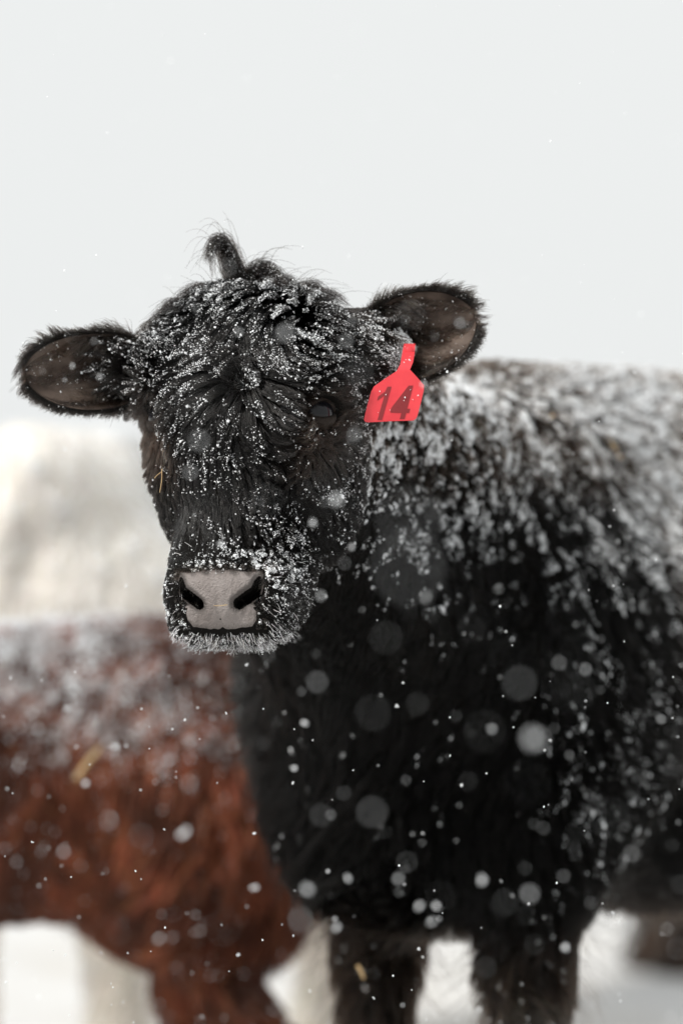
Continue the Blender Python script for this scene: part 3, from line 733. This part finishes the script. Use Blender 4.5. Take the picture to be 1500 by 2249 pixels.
reg = .02+1.8*top*sstep(-.55, .4, BODYN[:, 2]+.35*top)+.35*top+.14*gauss(q[:, [0, 2]], (.02, .78), (.16, .2))*(q[:, 1] > 0)
reg *= (1-.85*sstep(.02, .14, q[:, 0])*sstep(.98, .86, q[:, 2]))*(1-.75*sstep(-.10, -.22, q[:, 0])*sstep(.93, .80, q[:, 2]))
lk = np.random.default_rng(6).random(20000); lock_r = (.16+1.8*lk[cell_ids(BODYR, .011, 22) % 20000]**2.2)*(1-.68*sstep(-.12, -.30, q[:, 0])*sstep(.60, .75, q[:, 2])*sstep(1.07, .99, q[:, 2])*sstep(-.5, .6, wavenoise(BODYR, 6, 95, 1)[:, 0]))
prob = reg*lock_r*np.clip(.12+.8*sstep(-.4, .9, patch)+.6*sstep(.1, 1, patch2), 0, None)*sstep(-.3, .2, facing(BODYR, BODYN))
C, A, _ = snow_on(BODYP, prob, 24000, rng, .45, 5, .12); C = C+rng.normal(size=C.shape)*.0016
S = .00043*np.exp(rng.normal(size=len(C))*.55)
grains('body_snow', C, S, A, 2.2, root, rng)

# ---- ear tag
TO = px(900, 770, 4.085); SCL = 4.085/FPX
def tg(x, y, lift=0.0):
    """tag face: flat below, the neck bending back to the ear"""
    X, Y = (x-900)*SCL, -(y-770)*SCL; bow = .010*((x-868)/66)**2*sstep(800, 850, y)*.35
    return TO+np.array([X, -.004+.034*sstep(815, 755, y)+bow-lift-.006*sstep(800, 925, y), Y])
tagroot = empty('ear_tag', TO, 'red plastic ear tag with the number 14 hanging from the calf ear', 'ear tag')
OUT = [(888, 752), (913, 752), (911, 775), (907, 795), (900, 812), (915, 828), (931, 846), (930.5, 856), (924, 884), (916, 914), (913, 920), (907, 924), (850, 926), (808, 928), (802, 927), (799, 922), (806, 892), (815, 860), (821, 849), (845, 832), (871, 815), (879, 800), (883, 778)]
def slab(name, outline, thick, mat, parent, lift=0.0, step=5.0):
    o = np.array(outline, float); den = []
    for i in range(len(o)):
        a, b = o[i], o[(i+1) % len(o)]; k = max(1, int(np.linalg.norm(b-a)/step)); den += [a+(b-a)*j/k for j in range(k)]
    den = np.array(den); x0, y0 = den.min(0); x1, y1 = den.max(0)
    import bmesh
    bm = bmesh.new(); vs = [bm.verts.new((x, y, 0)) for x, y in den]; f = bm.faces.new(vs)
    bmesh.ops.triangulate(bm, faces=[f])
    for y in np.arange(math.floor(y0)+step, y1, step):
        g = bm.verts[:]+bm.edges[:]+bm.faces[:]; bmesh.ops.bisect_plane(bm, geom=g, plane_co=(0, y, 0), plane_no=(0, 1, 0))
    for x in np.arange(math.floor(x0)+step*2, x1, step*2):
        g = bm.verts[:]+bm.edges[:]+bm.faces[:]; bmesh.ops.bisect_plane(bm, geom=g, plane_co=(x, 0, 0), plane_no=(1, 0, 0))
    ex = bmesh.ops.extrude_face_region(bm, geom=bm.faces[:]); back = {e for e in ex['geom'] if isinstance(e, bmesh.types.BMVert)}
    for vv in bm.verts:
        b = tg(vv.co.x, vv.co.y, lift); vv.co = Vector(b+np.array([0, thick if vv in back else 0, 0]))
    bmesh.ops.recalc_face_normals(bm, faces=bm.faces[:])
    me = bpy.data.meshes.new(name); bm.to_mesh(me); bm.free(); me.materials.append(mat)
    ob = bpy.data.objects.new(name, me); COL.objects.link(ob); adopt(ob, parent); return ob
slab('tag_plate', OUT, .0016, M_TAG, tagroot)
z2p = lambda pts: [(740+x*.24, 600+y*.24) for x, y in pts]
slab('digit', z2p([(462, 1040), (497, 1040), (410, 1346), (369, 1346), (433, 1122), (366, 1168), (376, 1130), (440, 1085)]), .0003, M_INK, tagroot, .00045)
slab('digit', z2p([(654, 1030), (695, 1030), (640, 1243), (667, 1243), (657, 1281), (631, 1281), (615, 1337), (572, 1337), (588, 1281), (486, 1277), (496, 1236), (598, 1243), (636, 1108), (545, 1238), (496.5, 1234)]), .0003, M_INK, tagroot, .00045)
fl = np.array([tg(806+rng.random()*112, 856+rng.random()*66, .0008) for _ in range(9)]+[tg(886+rng.random()*22, 756+rng.random()*40, .0008) for _ in range(8)])
grains('snow', fl, .0006*np.exp(rng.normal(size=len(fl))*.4), unit(rng.normal(size=fl.shape)), 1.1, tagroot, rng)
# stud that pins the tag through the ear
def disc(name, c, r, th, mat, parent, n=20):
    Vv = []; 
    for y, k in ((0, .8), (-th*.6, 1), (-th, .7)):
        Vv += [c+np.array([math.cos(2*math.pi*i/n)*r*k, y, math.sin(2*math.pi*i/n)*r*k]) for i in range(n)]
    Ff = [(j*n+i, j*n+(i+1) % n, (j+1)*n+(i+1) % n, (j+1)*n+i) for j in range(2) for i in range(n)]+[tuple(range(2*n, 3*n)), tuple(range(n-1, -1, -1))]
    return mesh_obj(name, Vv, Ff, mat, parent)
disc('stud', tg(900, 768)+np.array([0, -.0004, 0]), .0045, .002, M_TAG, tagroot)

# ---------------------------------------------------------------- the other calves of the herd
def other_calf(label, base, away, scale, hide, coat, dark, nhair, flen, rad, snow, snow_lo, seed, legs=((0, 0),)*4, cream=None, slim=0.0, vary=.45):
    r = np.random.default_rng(seed); c = Calf(base, away, scale, legs=legs, slim=slim)
    hs0 = Calf.hs
    rt = empty('calf', c.base, label, 'calf')
    Vb, Qb = c.B.skin(.018); Vb = c.B.project(Vb, 1)
    fast_mesh('body', Vb, Qb, hide, rt)
    for g in (-1, 1):                                   # ears and eyes, mostly out of sight
        b0, t0 = c.hat(g*.09, -.11, .07), c.hat(g*.21, -.12, .06)
        E = dict(base=b0, tip=t0, face=unit(np.array([0, 1.0, -.1]) @ c.hR), wid=.042)
        S, A = np.meshgrid(np.linspace(0, .985, 10), np.linspace(-1, 1, 8), indexing='ij'); S, A = S.ravel(), A.ravel()
        i = np.arange(80).reshape(10, 8); F = np.stack([i[:-1, :-1], i[:-1, 1:], i[1:, 1:], i[1:, :-1]], -1).reshape(-1, 4)
        mesh_obj('ear', np.concatenate([ear_surface(E, S, A, np.zeros(80)), ear_surface(E, S, A, np.full(80, .005))]), [tuple(f) for f in F]+[tuple(f[::-1]+80) for f in F], hide, rt)
        cc = c.hat(g*.080, -.060, .004); n = 8
        Vv = [cc+.02*np.array([math.cos(a)*math.sin(b), math.sin(a)*math.sin(b), math.cos(b)]) for b in np.linspace(.05, 3.09, 7) for a in np.linspace(0, 6.283, n, endpoint=False)]
        mesh_obj('eye', Vv, [(k*n+m, k*n+(m+1) % n, (k+1)*n+(m+1) % n, (k+1)*n+m) for k in range(6) for m in range(n)], M_EYE, rt)
    def wt(p):
        f = facing(p, c.B.normal(p)); return .08+.92*sstep(-.4, 0, f)
    p = sample(Vb, Qb, wt, nhair, r); p = c.B.project(p, 1); n = c.B.normal(p); q = c.local(p)
    cw = comb_body(c, p, q)+wavenoise(p, 8, seed+1)*.4+wavenoise(p, 22, seed+2)*.25
    L = flen*(.7+.5*sstep(.9, .55, q[:, 2]))*r.uniform(.6, 1.25, nhair)
    P = grow(p, n, cw, L, .6, .14, 5, .14, .4, 18, seed+3, .1, r); P = clump(P, cell_ids(p, .022, seed), .7, 1.1); P = clump(P, cell_ids(p, .05, seed+5), .4, 1.3)
    d = np.clip(.5+.6*wavenoise(p, 9, seed+6, 1)[:, 0], 0, 1)[:, None]*r.random((nhair, 1))
    lkr = np.random.default_rng(seed).random(9000); d = np.clip(d+1.2*vary*(lkr[cell_ids(p, .05, seed+9) % 9000][:, None] < .4), 0, 1)
    cl = (noisecol(coat, nhair, r)*(1-d)+noisecol(dark, nhair, r)*d)*(1-vary+2*vary*lkr[cell_ids(p, .035, seed+8) % 9000][:, None])
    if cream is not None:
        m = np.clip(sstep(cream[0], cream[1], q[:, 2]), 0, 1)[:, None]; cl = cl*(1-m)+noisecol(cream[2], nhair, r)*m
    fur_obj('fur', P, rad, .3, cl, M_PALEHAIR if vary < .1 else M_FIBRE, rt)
    if snow:
        pt = wavenoise(p, 11, seed+7, 1)[:, 0]; top = sstep(snow_lo, snow_lo+.32, q[:, 2])
        pr = (.01+top*(.3+sstep(-.3, .6, n[:, 2])))*np.clip(.2+sstep(-.5, .9, pt), 0, None)
        C, A, _ = snow_on(P, pr, snow, r, .4, 4, .3); C = C+r.normal(size=C.shape)*.005
        grains('snow', C, .0010*np.exp(r.normal(size=len(C))*.4), A, 1.5, rt, r)
    return c
Calf.hs = 1.0
other_calf('rust red shaggy calf with snow along its back beside the black calf', (-.245, 5.45), -99, .70, M_HIDE_RED, (.22, .068, .032), (.045, .016, .010), 60000, .062, .0009, 9500, .84, 300, legs=((.15, -.02), (.03, .02), (0, 0), (0, 0)), slim=.05)
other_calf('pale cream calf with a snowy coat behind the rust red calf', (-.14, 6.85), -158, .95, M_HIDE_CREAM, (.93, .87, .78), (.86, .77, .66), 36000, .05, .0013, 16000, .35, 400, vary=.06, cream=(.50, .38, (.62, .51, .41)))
other_calf('dark brown calf with black lower legs standing behind the black calf', (.715, 7.95), 75, .95, M_HIDE_BROWN, (.10, .062, .045), (.04, .026, .02), 14000, .05, .0014, 800, .75, 500, cream=(.40, .30, (.010, .009, .008)))

# ---------------------------------------------------------------- straw caught in the coats
def straw(label, a, b, r, group='straws caught in the coats'):
    a, b = np.asarray(a), np.asarray(b); ax = unit(b-a); s1 = unit(np.cross(ax, (0.2, 1, .3))); s2 = np.cross(ax, s1); L = np.linalg.norm(b-a)
    Vv = []; n = 6
    for k, t in enumerate((0, .3, .55, .8, 1)):
        c = a+(b-a)*t+s1*math.sin(t*3.1)*L*.04
        Vv += [c+(s1*math.cos(2*math.pi*i/n)*r+s2*math.sin(2*math.pi*i/n)*r*.6)*(1-.25*t) for i in range(n)]
    Ff = [(j*n+i, j*n+(i+1) % n, (j+1)*n+(i+1) % n, (j+1)*n+i) for j in range(4) for i in range(n)]+[tuple(range(n-1, -1, -1)), tuple(range(4*n, 5*n))]
    o = mesh_obj('straw', Vv, Ff, M_STRAW); tag(o, label, 'straw', group); return o
straw('thick tan straw stuck in the snowy back of the black calf', px(1310, 938, 4.72), px(1362, 1008, 4.70), .0036)
straw('short tan straw lying on the flank of the rust red calf', px(168, 1712, 5.17), px(222, 1642, 5.17), .0034)
straw('long thin pale straw hanging on the cheek of the black calf', px(356, 1030, 4.085), px(351, 1082, 4.08), .0004)
straw('short thin pale straw leaning against a longer one on the black cheek', px(340, 1050, 4.09), px(356, 1036, 4.08), .00035)
straw('tiny pale straw lying across the grey nose pad of the black calf', px(500, 1328, 3.985), px(470, 1330, 3.985), .0004)
straw('small straw hanging in the leg hair of the black calf chest', px(785, 2120, 4.60), px(799, 2150, 4.60), .0022)

for k in range(14):
    X, Y = 1180+300*rng.random(), 900+340*rng.random(); a = rng.uniform(-1.1, 1.1); l = 18+26*rng.random()
    d0 = 4.62+.33*(X-1180)/320
    straw('short thin straw caught among the snowy hair on the back of the black calf', px(X, Y, d0), px(X+l*math.cos(a), Y+l*math.sin(a), d0), .0014+.001*rng.random())
# ---------------------------------------------------------------- falling snow
def flake_mesh(k):
    r = np.random.default_rng(900+k); Vv, Ff = [], []
    for j in range(6):
        c = r.normal(size=3)*.42; sc = r.uniform(.35, .75)
        Vv += list(c+(OCT_V*(1+r.uniform(-.3, .3, (6, 1))))*sc); Ff += list(OCT_F+6*j)
    Vv = np.array(Vv); Vv /= np.abs(Vv).max()
    me = bpy.data.meshes.new('snowflake'); me.from_pydata([tuple(v) for v in Vv], [], [tuple(map(int, f)) for f in Ff]); me.materials.append(M_SNOW); return me
FM = [flake_mesh(k) for k in range(6)]
def flake(p, radius, k):
    o = bpy.data.objects.new('snowflake', FM[k % 6]); COL.objects.link(o); o.location = Vector(p)
    o.scale = (radius, radius, radius*.8); o.rotation_euler = tuple(rng.uniform(0, 6.28, 3))
    tag(o, 'white snowflake drifting down through the air among the calves', 'snowflake', 'snowflakes in the air')
APX = .135/2.0*FPX/4.045        # blur of a far point, photograph pixels
BIGF = [(1172, 1622, 60, .34), (818, 1783, 70, .06), (697, 1500, 50, .10), (1140, 1500, 78, .07), (403, 1830, 34, .7), (393, 1660, 62, .05), (415, 1722, 46, .10), (738, 1095, 34, .55),
        (686, 1148, 20, .5), (705, 1308, 26, .35), (773, 1202, 18, .7), (590, 1440, 34, .07), (627, 733, 42, .22), (760, 748, 34, .16), (1010, 710, 26, .25), (930, 845, 18, .4), (778, 955, 34, .25),
        (674, 1950, 36, .55), (765, 1930, 22, .5), (875, 1929, 30, .35), (1058, 1932, 28, .55), (1164, 1962, 46, .18), (922, 1990, 26, .6), (957, 1992, 24, .6), (948, 2024, 28, .28), (738, 2036, 24, .6),
        (1388, 1874, 38, .13), (1240, 2082, 22, .6), (560, 1950, 22, .6), (660, 2024, 58, .16), (935, 1312, 30, .30), (900, 1250, 170, .05), (440, 970, 50, .12), (1450, 1580, 22, .4), (150, 1557, 20, .7),
        (40, 1680, 34, .25), (255, 1640, 20, .5), (190, 1720, 22, .6), (645, 1687, 16, .7), (670, 1588, 18, .8), (820, 1565, 82, .03), (310, 1835, 60, .05), (705, 1790, 52, .05), (485, 1195, 14, .8),
        (140, 1870, 34, .16), (240, 1800, 48, .07), (525, 730, 22, .5), (160, 805, 14, .7), (220, 828, 16, .4), (1285, 1470, 30, .18), (1080, 1600, 26, .22), (897, 1140, 150, .03)]
cnt = 0
for X, Y, D0, b in BIGF:
    d = 4.045/(1+D0/APX); flake(px(X, Y, d), max(.5*D0*d/FPX*math.sqrt(min(b, .9)*1.2), .0012), cnt); cnt += 1
for i in range(235):
    d = 4.0-.75*rng.random()**1.9 if rng.random() < .92 else rng.uniform(2.0, 3.2)
    Y = 1250+1000*rng.random()**.8 if rng.random() < .8 else rng.uniform(560, 1250)
    flake(px(rng.uniform(0, 1500), Y, d), .0011+.0012*rng.random()**3, cnt); cnt += 1
N = 900; d = rng.uniform(2.2, 9, N); X = rng.uniform(-100, 1600, N); Y = rng.uniform(0, 2300, N)
C = np.stack([(X-750)*d/FPX, d, CAM_Z-(Y-1124.5)*d/FPX], -1)
fs = grains('falling_snow', C, .0009*np.exp(rng.normal(size=N)*.3), unit(rng.normal(size=(N, 3))), 1.2, None, rng)
fs['label'] = 'fine white snow specks falling across the whole scene'; fs['category'] = 'snowfall'
